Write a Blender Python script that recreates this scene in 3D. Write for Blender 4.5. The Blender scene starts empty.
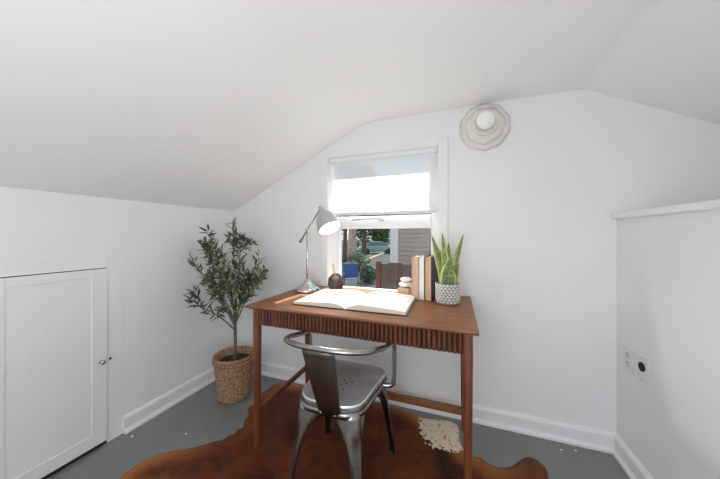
import bpy, bmesh, math, random
from mathutils import Vector, Matrix, Euler
random.seed(7)
R = math.radians
S = bpy.context.scene
C = S.collection

# ------------------------------------------------------------------ materials
def mat(name, col, rough=0.5, metal=0.0, var=0.0, vscale=8.0, stretch=(1, 1, 1), bump=0.0, bscale=60.0,
        col2=None, emis=None, estr=0.0, coat=0.0, spec=0.5, detail=4.0):
    m = bpy.data.materials.new(name); m.use_nodes = True
    nt = m.node_tree; b = nt.nodes['Principled BSDF']
    b.inputs['Base Color'].default_value = (*col, 1)
    b.inputs['Roughness'].default_value = rough
    b.inputs['Metallic'].default_value = metal
    b.inputs['Coat Weight'].default_value = coat
    b.inputs['Specular IOR Level'].default_value = spec
    tc = nt.nodes.new('ShaderNodeTexCoord'); mp = nt.nodes.new('ShaderNodeMapping')
    mp.inputs['Scale'].default_value = stretch
    nt.links.new(tc.outputs['Object'], mp.inputs['Vector'])
    n = nt.nodes.new('ShaderNodeTexNoise'); n.inputs['Scale'].default_value = vscale
    n.inputs['Detail'].default_value = detail; n.inputs['Roughness'].default_value = 0.6
    nt.links.new(mp.outputs['Vector'], n.inputs['Vector'])
    rp = nt.nodes.new('ShaderNodeValToRGB')
    c2 = col2 if col2 else tuple(max(0, c * (1 - var)) for c in col)
    rp.color_ramp.elements[0].position = 0.35; rp.color_ramp.elements[1].position = 0.65
    rp.color_ramp.elements[0].color = (*c2, 1); rp.color_ramp.elements[1].color = (*col, 1)
    nt.links.new(n.outputs['Fac'], rp.inputs['Fac'])
    nt.links.new(rp.outputs['Color'], b.inputs['Base Color'])
    if bump:
        n2 = nt.nodes.new('ShaderNodeTexNoise'); n2.inputs['Scale'].default_value = bscale
        nt.links.new(mp.outputs['Vector'], n2.inputs['Vector'])
        bp = nt.nodes.new('ShaderNodeBump'); bp.inputs['Strength'].default_value = bump
        bp.inputs['Distance'].default_value = 0.01
        nt.links.new(n2.outputs['Fac'], bp.inputs['Height'])
        nt.links.new(bp.outputs['Normal'], b.inputs['Normal'])
    if emis:
        b.inputs['Emission Color'].default_value = (*emis, 1)
        b.inputs['Emission Strength'].default_value = estr
    return m

M = {}
M['wall'] = mat('wall_paint', (.89, .892, .895), .6, var=.015, vscale=3, bump=.04, bscale=90)
M['ceiling'] = mat('ceiling_paint', (.91, .91, .912), .65, var=.015, vscale=2, bump=.03, bscale=70)
M['trim'] = mat('trim_paint', (.89, .892, .895), .4, var=.02, vscale=6)
M['door'] = mat('door_paint', (.87, .873, .877), .45, var=.02, vscale=4)
M['gap'] = mat('door_gap', (.02, .02, .02), .9)
M['floor'] = mat('painted_floor', (.225, .233, .227), .36, var=.12, vscale=5, bump=.05, bscale=30)
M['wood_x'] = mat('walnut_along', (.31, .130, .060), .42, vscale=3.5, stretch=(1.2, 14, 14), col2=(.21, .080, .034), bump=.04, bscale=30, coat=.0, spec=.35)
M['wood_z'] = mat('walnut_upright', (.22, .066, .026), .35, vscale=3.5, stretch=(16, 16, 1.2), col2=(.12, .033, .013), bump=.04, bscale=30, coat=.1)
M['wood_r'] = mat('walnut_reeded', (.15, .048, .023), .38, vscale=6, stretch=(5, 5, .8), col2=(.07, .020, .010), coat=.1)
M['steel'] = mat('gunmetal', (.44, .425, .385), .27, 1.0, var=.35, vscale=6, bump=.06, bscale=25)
M['steel_seat_lit'] = mat('seat_metal_with_reflection', (.93, .95, 1.0), .28, .7, var=.25, vscale=7, bump=.05, bscale=20)  # bright bluish reflection on the steel seat top, put into its base colour
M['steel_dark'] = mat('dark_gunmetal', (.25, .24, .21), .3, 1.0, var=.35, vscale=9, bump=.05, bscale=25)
M['black'] = mat('black', (.012, .012, .012), .5)
M['nickel'] = mat('satin_nickel', (.66, .65, .63), .17, 1.0, var=.05)
M['lamp_shade'] = mat('satin_shade', (.62, .62, .60), .35, .6, var=.05)
M['shade_in'] = mat('shade_inside', (.93, .93, .90), .5)
M['bulb'] = mat('lit_bulb', (1, 1, 1), .4, emis=(1, .95, .85), estr=9)
M['basket'] = mat('seagrass', (.56, .34, .19), .8, vscale=75, col2=(.20, .11, .06), bump=.9, bscale=110)
M['soil'] = mat('soil_moss', (.085, .055, .035), .95, var=.7, vscale=60, bump=1, bscale=80)
M['bark'] = mat('olive_bark', (.20, .17, .11), .85, var=.5, vscale=30, stretch=(1, 1, .2), bump=.4)
M['olive'] = mat('olive_leaf', (.13, .155, .08), .35, vscale=30, col2=(.03, .042, .02))
M['olive2'] = mat('olive_leaf_pale', (.45, .46, .31), .5, vscale=30, col2=(.22, .25, .15))
M['paper'] = mat('book_paper', (.86, .85, .82), .6, var=.02, vscale=3)
M['paper_edge'] = mat('book_page_edges', (.78, .73, .63), .7, vscale=40, stretch=(.3, .3, 25), col2=(.62, .56, .46))
M['ink'] = mat('print_ink', (.05, .05, .05), .7)
M['cover_dark'] = mat('dark_cover', (.035, .025, .022), .5, var=.3)
M['vase'] = mat('bronze_vase', (.075, .048, .034), .45, .2, var=.4, vscale=9)
M['pencil'] = mat('pale_wood', (.62, .38, .17), .55, var=.2, vscale=20, stretch=(1, 1, .1))
M['pot'] = mat('grey_ceramic', (.36, .36, .34), .6, var=.25, vscale=40, bump=.2)
M['pot_white'] = mat('white_relief', (.78, .77, .73), .6, var=.06)
M['snake'] = mat('snake_leaf', (.27, .34, .12), .4, vscale=10, stretch=(1.5, 1.5, 8), col2=(.07, .15, .045))
M['snake_edge'] = mat('snake_leaf_edge', (.62, .60, .20), .45, var=.1)
M['fixture'] = mat('cream_ceramic', (.82, .79, .74), .5, var=.07, vscale=12)
M['globe'] = mat('opal_glass', (.93, .93, .91), .25, var=.01, coat=.3)
M['plate'] = mat('outlet_plastic', (.82, .82, .81), .35, var=.02)
M['stone_white'] = mat('white_bisque', (.82, .80, .77), .7, var=.05, bump=.1)
M['rope'] = mat('blind_cord', (.8, .8, .78), .7)

def clone(name, **k): return mat(name, **k)
M['pg1'] = clone('pages_pink_tan', col=(.60, .40, .30), rough=.7, vscale=60, stretch=(40, 40, .5), col2=(.50, .32, .23))
M['pg2'] = clone('pages_cream', col=(.80, .76, .70), rough=.7, vscale=60, stretch=(40, 40, .5), col2=(.72, .68, .61))
M['pg3'] = clone('pages_tan', col=(.62, .44, .28), rough=.7, vscale=60, stretch=(40, 40, .5), col2=(.52, .35, .21))
M['cv1'] = clone('cover_blush', col=(.58, .46, .42), rough=.6, var=.1)
M['cv2'] = clone('cover_grey', col=(.36, .34, .34), rough=.6, var=.1)
# outside
M['grass'] = mat('grass', (.018, .038, .012), .95, var=.5, vscale=3, bump=.6, bscale=20)
M['asphalt'] = mat('asphalt', (.010, .012, .016), .95, var=.3, vscale=3)
M['concrete'] = mat('kerb_concrete', (.22, .19, .08), .85, var=.15)
M['fence'] = mat('fence_board', (.085, .052, .036), .85, vscale=4, stretch=(9, 9, .6), col2=(.05, .032, .024))
M['fence_red'] = mat('fence_post', (.12, .035, .02), .8, var=.3)
M['siding'] = mat('house_siding', (.22, .18, .16), .7, var=.06, vscale=5)
M['housetrim'] = mat('house_trim', (.42, .41, .40), .6, var=.05)
M['roof'] = mat('roof_shingle', (.12, .11, .11), .9, var=.4, vscale=8)
M['darkglass'] = mat('dark_pane', (.05, .07, .08), .1)
M['trunk'] = mat('trunk_bark', (.10, .055, .035), .9, var=.5, vscale=6, stretch=(2, 2, .3), bump=.6, bscale=12)
M['trunk_pink'] = mat('trunk_pale_bark', (.42, .30, .26), .9, vscale=5, stretch=(2, 2, .6), col2=(.18, .11, .09), bump=.6, bscale=12)
M['leaf_a'] = mat('leaf_teal', (.012, .07, .045), .6, vscale=2, col2=(.003, .02, .014))
M['leaf_b'] = mat('leaf_green', (.045, .11, .025), .6, vscale=2, col2=(.01, .03, .01))
M['blue'] = mat('blue_fabric', (.008, .06, .20), .6, var=.25, vscale=6)
M['chair_metal'] = mat('outdoor_chair_frame', (.05, .06, .07), .4, .5)
M['car'] = mat('car_paint', (.16, .27, .28), .3, .2, var=.04, coat=.5)
M['tyre'] = mat('tyre', (.02, .02, .02), .8)

# glass : thin pane
g = bpy.data.materials.new('window_glass'); g.use_nodes = True
nt = g.node_tree; nt.nodes.clear()
o_ = nt.nodes.new('ShaderNodeOutputMaterial'); mx = nt.nodes.new('ShaderNodeMixShader')
tr = nt.nodes.new('ShaderNodeBsdfTransparent'); gl = nt.nodes.new('ShaderNodeBsdfGlossy')
gl.inputs['Roughness'].default_value = .02; tr.inputs['Color'].default_value = (.95, .97, .96, 1)
lw = nt.nodes.new('ShaderNodeLayerWeight'); lw.inputs['Blend'].default_value = .15
fr = nt.nodes.new('ShaderNodeMath'); fr.operation = 'MULTIPLY_ADD'; fr.inputs[1].default_value = .07; fr.inputs[2].default_value = .004
nt.links.new(lw.outputs['Facing'], fr.inputs[0])
nt.links.new(fr.outputs[0], mx.inputs[0]); nt.links.new(tr.outputs[0], mx.inputs[1]); nt.links.new(gl.outputs[0], mx.inputs[2])
nt.links.new(mx.outputs[0], o_.inputs[0]); M['glass'] = g
# blind fabric
g = bpy.data.materials.new('blind_fabric'); g.use_nodes = True
nt = g.node_tree; nt.nodes.clear()
o_ = nt.nodes.new('ShaderNodeOutputMaterial'); mx = nt.nodes.new('ShaderNodeMixShader')
df = nt.nodes.new('ShaderNodeBsdfDiffuse'); tl = nt.nodes.new('ShaderNodeBsdfTranslucent')
tp = nt.nodes.new('ShaderNodeBsdfTransparent'); mx2 = nt.nodes.new('ShaderNodeMixShader')
df.inputs[0].default_value = (.93, .93, .93, 1); tl.inputs[0].default_value = (.85, .86, .87, 1)
tc = nt.nodes.new('ShaderNodeTexCoord'); wv = nt.nodes.new('ShaderNodeTexNoise'); wv.inputs['Scale'].default_value = 220
nt.links.new(tc.outputs['Object'], wv.inputs['Vector'])
bp = nt.nodes.new('ShaderNodeBump'); bp.inputs['Strength'].default_value = .1; nt.links.new(wv.outputs['Fac'], bp.inputs['Height'])
nt.links.new(bp.outputs['Normal'], df.inputs['Normal'])
mx.inputs[0].default_value = .5
nt.links.new(df.outputs[0], mx.inputs[1]); nt.links.new(tl.outputs[0], mx.inputs[2])
mx2.inputs[0].default_value = .10
nt.links.new(mx.outputs[0], mx2.inputs[1]); nt.links.new(tp.outputs[0], mx2.inputs[2])
nt.links.new(mx2.outputs[0], o_.inputs[0]); M['blind'] = g

# cowhide : red brown hair, darker in the middle, pale spotted patch at its far right
def cowhide(px, py):
    m = bpy.data.materials.new('cowhide'); m.use_nodes = True
    nt = m.node_tree; b = nt.nodes['Principled BSDF']; L = nt.links
    b.inputs['Roughness'].default_value = .55; b.inputs['Sheen Weight'].default_value = 0; b.inputs['Specular IOR Level'].default_value = .22
    b.inputs['Sheen Tint'].default_value = (1, .5, .2, 1)
    tc = nt.nodes.new('ShaderNodeTexCoord')
    n = nt.nodes.new('ShaderNodeTexNoise'); n.inputs['Scale'].default_value = 4.2; n.inputs['Detail'].default_value = 9; n.inputs['Roughness'].default_value = .7; n.inputs['Distortion'].default_value = .6
    L.new(tc.outputs['Object'], n.inputs['Vector'])
    r = nt.nodes.new('ShaderNodeValToRGB'); e = r.color_ramp.elements
    e[0].position = .34; e[0].color = (.032, .008, .004, 1); e[1].position = .66; e[1].color = (.17, .044, .013, 1)
    L.new(n.outputs['Fac'], r.inputs['Fac'])
    # edge colour from the vertex layer "edge"
    at = nt.nodes.new('ShaderNodeAttribute'); at.attribute_name = 'edge'
    mxe = nt.nodes.new('ShaderNodeMix'); mxe.data_type = 'RGBA'
    L.new(at.outputs['Fac'], mxe.inputs[0]); L.new(r.outputs['Color'], mxe.inputs[6])
    mxe.inputs[7].default_value = (.55, .20, .055, 1)
    # pale patch
    mp = nt.nodes.new('ShaderNodeMapping'); mp.vector_type = 'POINT'
    mp.inputs['Location'].default_value = (-px * 6.6, -py * 6.2, 0); mp.inputs['Scale'].default_value = (6.6, 6.2, 0)
    L.new(tc.outputs['Object'], mp.inputs['Vector'])
    ln = nt.nodes.new('ShaderNodeVectorMath'); ln.operation = 'LENGTH'; L.new(mp.outputs[0], ln.inputs[0])
    n2 = nt.nodes.new('ShaderNodeTexNoise'); n2.inputs['Scale'].default_value = 45; n2.inputs['Detail'].default_value = 2
    L.new(tc.outputs['Object'], n2.inputs['Vector'])
    sc = nt.nodes.new('ShaderNodeMath'); sc.operation = 'MULTIPLY_ADD'; sc.inputs[1].default_value = .9; sc.inputs[2].default_value = -.45
    L.new(n2.outputs['Fac'], sc.inputs[0])
    ad = nt.nodes.new('ShaderNodeMath'); ad.operation = 'ADD'; L.new(ln.outputs['Value'], ad.inputs[0]); L.new(sc.outputs[0], ad.inputs[1])
    mr = nt.nodes.new('ShaderNodeMapRange'); mr.inputs[1].default_value = 1.0; mr.inputs[2].default_value = 1.04
    mr.inputs[3].default_value = 1; mr.inputs[4].default_value = 0; L.new(ad.outputs[0], mr.inputs[0])
    n3 = nt.nodes.new('ShaderNodeTexNoise'); n3.inputs['Scale'].default_value = 70; L.new(tc.outputs['Object'], n3.inputs['Vector'])
    r3 = nt.nodes.new('ShaderNodeValToRGB'); r3.color_ramp.elements[0].position = .32; r3.color_ramp.elements[1].position = .40
    r3.color_ramp.elements[0].color = (.18, .09, .05, 1); r3.color_ramp.elements[1].color = (.86, .72, .56, 1)
    L.new(n3.outputs['Fac'], r3.inputs['Fac'])
    mxp = nt.nodes.new('ShaderNodeMix'); mxp.data_type = 'RGBA'
    L.new(mr.outputs[0], mxp.inputs[0]); L.new(mxe.outputs[2], mxp.inputs[6]); L.new(r3.outputs['Color'], mxp.inputs[7])
    L.new(mxp.outputs[2], b.inputs['Base Color'])
    n4 = nt.nodes.new('ShaderNodeTexNoise'); n4.inputs['Scale'].default_value = 90; n4.inputs['Detail'].default_value = 6
    L.new(tc.outputs['Object'], n4.inputs['Vector'])
    bp = nt.nodes.new('ShaderNodeBump'); bp.inputs['Strength'].default_value = .35; bp.inputs['Distance'].default_value = .01
    L.new(n4.outputs['Fac'], bp.inputs['Height']); L.new(bp.outputs[0], b.inputs['Normal'])
    return m

# ------------------------------------------------------------------ helpers
def obj(name, bm, m, parent=None, smooth=False, loc=None, rot=None, bevel=0, seg=2, sub=0, solid=0, angle=None):
    me = bpy.data.meshes.new(name); bmesh.ops.recalc_face_normals(bm, faces=bm.faces[:]); bm.to_mesh(me); bm.free()
    o = bpy.data.objects.new(name, me); C.objects.link(o)
    for x in (m if isinstance(m, (list, tuple)) else [m]): me.materials.append(M[x] if isinstance(x, str) else x)
    if smooth:
        for p in me.polygons: p.use_smooth = True
    if angle is not None: me.set_sharp_from_angle(angle=R(angle))
    if loc is not None: o.location = loc
    if rot is not None: o.rotation_euler = rot
    if parent: o.parent = parent
    if solid:
        k = o.modifiers.new('s', 'SOLIDIFY'); k.thickness = solid; k.offset = 0
    if bevel:
        k = o.modifiers.new('b', 'BEVEL'); k.width = bevel; k.segments = seg; k.limit_method = 'ANGLE'; k.angle_limit = R(40)
    if sub:
        k = o.modifiers.new('u', 'SUBSURF'); k.levels = sub; k.render_levels = sub
    return o
def thing(name, label, cat, loc=(0, 0, 0), rz=0, group=None):
    o = bpy.data.objects.new(name, None); C.objects.link(o); o.empty_display_size = .05
    o.location = loc; o.rotation_euler = (0, 0, rz); o['label'] = label; o['category'] = cat
    if group: o['group'] = group
    return o
def tag(o, label, cat, group=None):
    o['label'] = label; o['category'] = cat
    if group: o['group'] = group
    return o
def struct(name, bm, m, parent=None, **k):
    o = obj(name, bm, m, parent, **k)
    o['kind'] = 'structure'
    return o
def box(bm, x0, x1, y0, y1, z0, z1, mi=0):
    v = [bm.verts.new(p) for p in ((x0, y0, z0), (x1, y0, z0), (x1, y1, z0), (x0, y1, z0), (x0, y0, z1), (x1, y0, z1), (x1, y1, z1), (x0, y1, z1))]
    for f in ((0, 3, 2, 1), (4, 5, 6, 7), (0, 1, 5, 4), (1, 2, 6, 5), (2, 3, 7, 6), (3, 0, 4, 7)):
        bm.faces.new([v[i] for i in f]).material_index = mi
    return v
def B(*a): bm = bmesh.new(); box(bm, *a); return bm
def prism(bm, pts, axis, a, b, mi=0):
    """pts 2-D polygon extruded along axis from a to b"""
    def P(p, t):
        return {'x': (t, p[0], p[1]), 'y': (p[0], t, p[1]), 'z': (p[0], p[1], t)}[axis]
    A = [bm.verts.new(P(p, a)) for p in pts]; Bq = [bm.verts.new(P(p, b)) for p in pts]
    n = len(pts)
    for i in range(n): bm.faces.new((A[i], A[(i + 1) % n], Bq[(i + 1) % n], Bq[i])).material_index = mi
    bm.faces.new(A[::-1]).material_index = mi; bm.faces.new(Bq).material_index = mi
def lathe(bm, prof, seg=32, mi=0, c=(0, 0, 0), caps=True, wob=None):
    rings = []
    for r, z in prof:
        ring = []
        for i in range(seg):
            a = 2 * math.pi * i / seg
            rr = r * (wob(a, z) if wob else 1)
            ring.append(bm.verts.new((c[0] + rr * math.cos(a), c[1] + rr * math.sin(a), c[2] + z)))
        rings.append(ring)
    for A, Bq in zip(rings, rings[1:]):
        for i in range(seg): bm.faces.new((A[i], A[(i + 1) % seg], Bq[(i + 1) % seg], Bq[i])).material_index = mi
    if caps:
        bm.faces.new(rings[0][::-1]).material_index = mi; bm.faces.new(rings[-1]).material_index = mi
    return rings
def tube(bm, pts, rad, seg=12, mi=0, flat=1.0):
    pts = [Vector(p) for p in pts]; n = len(pts); rings = []
    up = None
    for i, p in enumerate(pts):
        t = (pts[min(i + 1, n - 1)] - pts[max(i - 1, 0)]).normalized()
        if up is None:
            up = Vector((0, 0, 1)) if abs(t.z) < .9 else Vector((1, 0, 0))
        s = t.cross(up).normalized(); up = s.cross(t).normalized()
        r = rad[i] if isinstance(rad, (list, tuple)) else rad
        rings.append([bm.verts.new(p + (s * math.cos(a) + up * math.sin(a) * flat) * r) for a in [2 * math.pi * k / seg for k in range(seg)]])
    for A, Bq in zip(rings, rings[1:]):
        for k in range(seg): bm.faces.new((A[k], A[(k + 1) % seg], Bq[(k + 1) % seg], Bq[k])).material_index = mi
    bm.faces.new(rings[0][::-1]).material_index = mi; bm.faces.new(rings[-1]).material_index = mi
def smooth_path(ctrl, n=8):
    P = [Vector(p) for p in ctrl]; P = [2 * P[0] - P[1]] + P + [2 * P[-1] - P[-2]]; out = []
    for i in range(1, len(P) - 2):
        for k in range(n):
            t = k / n; a, b, c, d = P[i - 1:i + 3]
            out.append(.5 * ((2 * b) + (c - a) * t + (2 * a - 5 * b + 4 * c - d) * t * t + (3 * b - a - 3 * c + d) * t ** 3))
    out.append(P[-2]); return out

# ------------------------------------------------------------------ camera
F = 261.5; YAW = math.atan2(95, F); CH = 1.126; HZ = 235.0
cam = bpy.data.cameras.new('camera'); co = bpy.data.objects.new('camera', cam); C.objects.link(co)
cam.sensor_width = 36; cam.lens = 36 * F / 720; cam.shift_y = -(239.5 - HZ) / 720; cam.clip_start = .02
co.location = (0, 0, CH); co.rotation_euler = (math.pi / 2, 0, YAW); S.camera = co
fx, fy = -math.sin(YAW), math.cos(YAW)
def floor_at(px, py, z=0.0):
    d = (CH - z) / ((py - HZ) / F); u = (px - 360) / F
    return (d * (fx + fy * u), d * (fy - fx * u))
def at_Y(px, py, Y):
    u = (px - 360) / F; d = Y / (fy - fx * u)
    return (d * (fx + fy * u), Y, CH + (HZ - py) / F * d)

# ------------------------------------------------------------------ room
WY = 1.735; WX = -1.775; RX = .79; BACK = -2.3; EX = 1.95
ZF = 1.915; XL = -.593; XR = .648; SL = .497; SR = .517
KZ = ZF - SL * (XL - WX)           # knee wall top
RZ = ZF - SR * (EX - XR)
struct('floor', B(WX - .1, RX, BACK - .1, WY + .12, -.12, 0), 'floor')
struct('wall_left', B(WX - .1, WX, BACK, WY + .02, 0, KZ + .06), 'wall')
# ceiling profile with softened breaks
def soft(c, a, b, r=.10, n=8):
    c = Vector(c); p0 = c + (Vector(a) - c).normalized() * r; p1 = c + (Vector(b) - c).normalized() * r
    return [((1 - t) ** 2 * p0 + 2 * t * (1 - t) * c + t * t * p1) for t in [k / n for k in range(n + 1)]]
A = (WX - .1, KZ - SL * .1); Bp = (EX + .1, RZ - SR * .1)
prof = [Vector(A)] + soft((XL, ZF), A, (XR, ZF), .13) + soft((XR, ZF), (XL, ZF), Bp, .05) + [Vector(Bp)]
bm = bmesh.new()
lo1 = [bm.verts.new((p.x, BACK - .1, p.y)) for p in prof]; lo2 = [bm.verts.new((p.x, WY + .05, p.y)) for p in prof]
hi1 = [bm.verts.new((p.x, BACK - .1, p.y + .1)) for p in prof]; hi2 = [bm.verts.new((p.x, WY + .05, p.y + .1)) for p in prof]
for i in range(len(prof) - 1):
    bm.faces.new((lo1[i], lo1[i + 1], lo2[i + 1], lo2[i])); bm.faces.new((hi1[i], hi2[i], hi2[i + 1], hi1[i + 1]))
    bm.faces.new((lo1[i], hi1[i], hi1[i + 1], lo1[i + 1])); bm.faces.new((lo2[i], lo2[i + 1], hi2[i + 1], hi2[i]))
bm.faces.new((lo1[0], lo2[0], hi2[0], hi1[0])); bm.faces.new((lo1[-1], hi1[-1], hi2[-1], lo2[-1]))
struct('ceiling', bm, 'ceiling', smooth=True, angle=40)
# back wall with the window opening
OX0, OX1, OZ0, OZ1 = -.878, -.100, .695, 1.692
bm = bmesh.new()
T = WY + .14
box(bm, WX - .1, OX0, WY, T, -1.2, 2.05); box(bm, OX1, EX + .1, WY, T, -1.2, 2.05)
box(bm, OX0, OX1, WY, T, -1.2, OZ0); box(bm, OX0, OX1, WY, T, OZ1, 2.05)
struct('wall_back', bm, 'wall')
struct('wall_right', B(RX, RX + .1, -1.2, WY, -1.2, 1.209), 'wall')          # half-height wall beside the stair
struct('wall_stair', B(EX, EX + .1, BACK, WY, -1.2, RZ + .06), 'wall')
bm = bmesh.new(); box(bm, RX, EX + .1, BACK - .1, WY + .1, -1.3, -1.2); struct('floor_stair', bm, 'floor')
# rear wall (behind the camera) with an invented window opening, added for the fill light
RW = (-.75, .65, .75, 1.7)
bm = bmesh.new()
box(bm, WX - .1, RW[0], BACK - .1, BACK, -1.2, 2.05); box(bm, RW[1], EX + .1, BACK - .1, BACK, -1.2, 2.05)
box(bm, RW[0], RW[1], BACK - .1, BACK, -1.2, RW[2]); box(bm, RW[0], RW[1], BACK - .1, BACK, RW[3], 2.05)
struct('wall_rear', bm, 'wall')
# cap on the half wall
bm = bmesh.new()
prism(bm, [(RX - .024, 1.209), (RX - .024, 1.237), (RX + .13, 1.237), (RX + .13, 1.209)], 'y', -1.2, WY)
struct('trim_1', bm, 'trim', bevel=.004)
# baseboards : board, bead and shoe
BP = [(0, 0), (.030, 0), (.030, .012), (.020, .022), (.017, .030), (.017, .078), (.012, .088), (.006, .094), (0, .096)]
CAS = .936                                                                     # right side of the door casing
bm = bmesh.new(); prism(bm, [(WX + a, z) for a, z in BP], 'y', CAS, WY); struct('baseboard_left', bm, 'trim')
bm = bmesh.new(); prism(bm, [(WX + a, z) for a, z in BP], 'y', BACK, .38); struct('baseboard_left_front', bm, 'trim')
bm = bmesh.new(); prism(bm, [(WY - a, z) for a, z in BP], 'x', WX, RX); struct('baseboard_back', bm, 'trim')
bm = bmesh.new(); prism(bm, [(RX - a, z) for a, z in BP], 'y', -1.2, WY); struct('baseboard_right', bm, 'trim')
# door casing (flat boards) and the cupboard door in the knee wall
DY0, DY1, DZ0, DZ1 = .455, .861, .022, .946
bm = bmesh.new()
box(bm, WX, WX + .003, DY1 + .003, CAS, 0, 1.02); box(bm, WX, WX + .003, DY0 - .075, DY0 - .003, 0, 1.02)
box(bm, WX, WX + .003, DY0 - .003, DY1 + .003, DZ1 + .004, 1.02)
struct('trim_2', bm, 'wall', bevel=.001)
struct('trim_3', B(WX, WX + .0015, DY0 - .004, DY1 + .004, .0, DZ1 + .005), 'gap')
d = struct('door_1', B(WX + .0015, WX + .0075, DY0 + .01, DY1 - .01, .04, DZ1 - .01), 'door')
bm = bmesh.new(); st = .064
box(bm, WX + .002, WX + .0115, DY0, DY0 + st, DZ0, DZ1); box(bm, WX + .002, WX + .0115, DY1 - st, DY1, DZ0, DZ1)
box(bm, WX + .002, WX + .0115, DY0 + st, DY1 - st, DZ0, DZ0 + st); box(bm, WX + .002, WX + .0115, DY0 + st, DY1 - st, DZ1 - .042, DZ1)
struct('door_frame', bm, 'door', d, bevel=.0015)
bm = bmesh.new(); lathe(bm, [(.010, 0), (.010, .003), (.005, .005), (.0045, .014), (.009, .018), (.0115, .024), (.009, .030), (.002, .032)], 20)
k = obj('door_knob', bm, 'nickel', d, smooth=True, loc=(WX + .0115, .832, .455), rot=(0, R(90), 0)); k['label'] = 'small chrome knob'
bm = bmesh.new(); box(bm, 0, .006, -.006, .004, -.006, .006); obj('door_catch', bm, 'nickel', d, loc=(WX + .008, .874, .455), bevel=.001)

# ---- window
w = struct('window_1', B(OX0 + .001, OX1 - .001, WY + .02, T, OZ0, OZ0 + .025), 'trim')       # sill board
PY = WY + .085
bm = bmesh.new()
box(bm, OX0, OX0 + .055, PY - .02, PY + .035, OZ0, 1.20); box(bm, OX1 - .05, OX1, PY - .02, PY + .035, OZ0, OZ1)
box(bm, OX0, OX0 + .004, PY - .02, PY + .035, 1.20, OZ1)
box(bm, OX0 + .004, OX1 - .05, PY - .02, PY + .035, OZ1 - .012, OZ1); box(bm, OX0 + .055, OX1 - .05, PY - .02, PY + .035, OZ0, OZ0 + .038)
struct('window_frame', bm, 'trim', w, bevel=.003)
bm = bmesh.new(); box(bm, OX0 + .002, OX1 - .05, PY - .028, PY + .03, 1.172, 1.262); box(bm, OX0 + .055, OX1 - .05, PY - .036, PY - .028, 1.178, 1.205)
struct('meeting_rail', bm, 'trim', w, bevel=.003)
struct('glass_pane', B(OX0 + .055, OX1 - .05, PY + .002, PY + .005, OZ0 + .038, 1.172), 'glass', w)
struct('glass_pane', B(OX0 + .004, OX1 - .05, PY + .002, PY + .005, 1.262, OZ1 - .012), 'glass', w)
bm = bmesh.new()
box(bm, OX0 - .06, OX0, WY - .014, WY, OZ0 - .06, OZ1 + .05); box(bm, OX1, OX1 + .06, WY - .014, WY, OZ0 - .06, OZ1 + .05)
box(bm, OX0, OX1, WY - .014, WY, OZ1, OZ1 + .05); box(bm, OX0, OX1, WY - .014, WY, OZ0 - .06, OZ0); box(bm, OX0 - .07, OX1 + .07, WY - .043, WY - .008, .675, .757)  # last box is an added stool, unseen, blocking sun behind the desk
struct('window_casing_sun_block', bm, 'trim', w, bevel=.004)
bm = bmesh.new()
tube(bm, [(-.70, PY - .055, 1.236), (-.50, PY - .055, 1.240), (-.485, PY - .052, 1.240)], .0055, 10)
lathe(bm, [(.013, 0), (.013, .012), (.006, .016)], 16, c=(-.485, PY - .055, 1.228)); box(bm, -.50, -.47, PY - .055, PY - .027, 1.225, 1.238)
struct('window_latch', bm, 'nickel', w, smooth=True, angle=40)
# roman blind
t = thing('roman_blind', 'white fabric roman blind half lowered over the window', 'blind', ((OX0 + OX1) / 2, WY + .03, OZ1))
hw = (OX1 - OX0) / 2
bm = bmesh.new(); box(bm, -hw + .004, hw - .004, -.018, .018, -.030, -.001); obj('head_rail', bm, 'trim', t, bevel=.003)
bm = bmesh.new()
cols = 16; rows = [(-.030, -.020), (-.10, -.016), (-.2, -.012), (-.30, -.010), (-.345, -.016), (-.375, -.030), (-.392, -.034), (-.386, -.018), (-.36, -.006), (-.40, -.022), (-.422, -.026), (-.424, -.014)]
grid = [[bm.verts.new((-hw + .038 + (2 * hw - .042) * i / cols, y + .002 * math.sin(i * .8 + z * 20), z)) for i in range(cols + 1)] for z, y in rows]
for a, b in zip(grid, grid[1:]):
    for i in range(cols): bm.faces.new((a[i], a[i + 1], b[i + 1], b[i]))
obj('blind_fabric', bm, 'blind', t, smooth=True, sub=1)
bm = bmesh.new(); box(bm, -hw + .040, hw - .006, -.020, -.012, -.424, -.400); obj('bottom_batten', bm, 'trim', t, bevel=.002)
bm = bmesh.new(); tube(bm, [(hw - .012, -.040, -.02), (hw - .012, -.040, -.44)], .0012, 6); lathe(bm, [(.003, 0), (.006, .006), (.003, .022)], 10, c=(hw - .012, -.040, -.46)); obj('pull_cord', bm, 'rope', t)

# ---- wall light
t = thing('wall_light', 'round cream scalloped wall light with white globe high beside the window', 'wall light', (.165, WY, 1.772))
def lobes(n, amp): return lambda a, z: 1 + amp * abs(math.sin(a * n / 2)) - amp * .5
def yl(bm, prof, seg, wob=None):      # lathe about the -Y axis
    lathe(bm, prof, seg, wob=wob)
    bmesh.ops.rotate(bm, verts=bm.verts[:], cent=(0, 0, 0), matrix=Matrix.Rotation(R(90), 3, 'X'))
bm = bmesh.new(); yl(bm, [(.100, 0), (.136, .006), (.138, .012), (.120, .022), (.100, .028), (.02, .03)], 96, lobes(10, .06)); obj('backplate', bm, 'fixture', t, smooth=True)
bm = bmesh.new(); yl(bm, [(.104, .02), (.108, .03), (.09, .044), (.075, .05), (.02, .05)], 96, lobes(7, .07)); obj('petal_ring', bm, 'fixture', t, smooth=True, rot=(0, R(15), 0))
bm = bmesh.new(); yl(bm, [(.070, .045), (.077, .056), (.074, .066), (.060, .066), (.056, .058), (.02, .058)], 48); obj('collar', bm, 'fixture', t, smooth=True, loc=(0, 0, .010))
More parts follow.
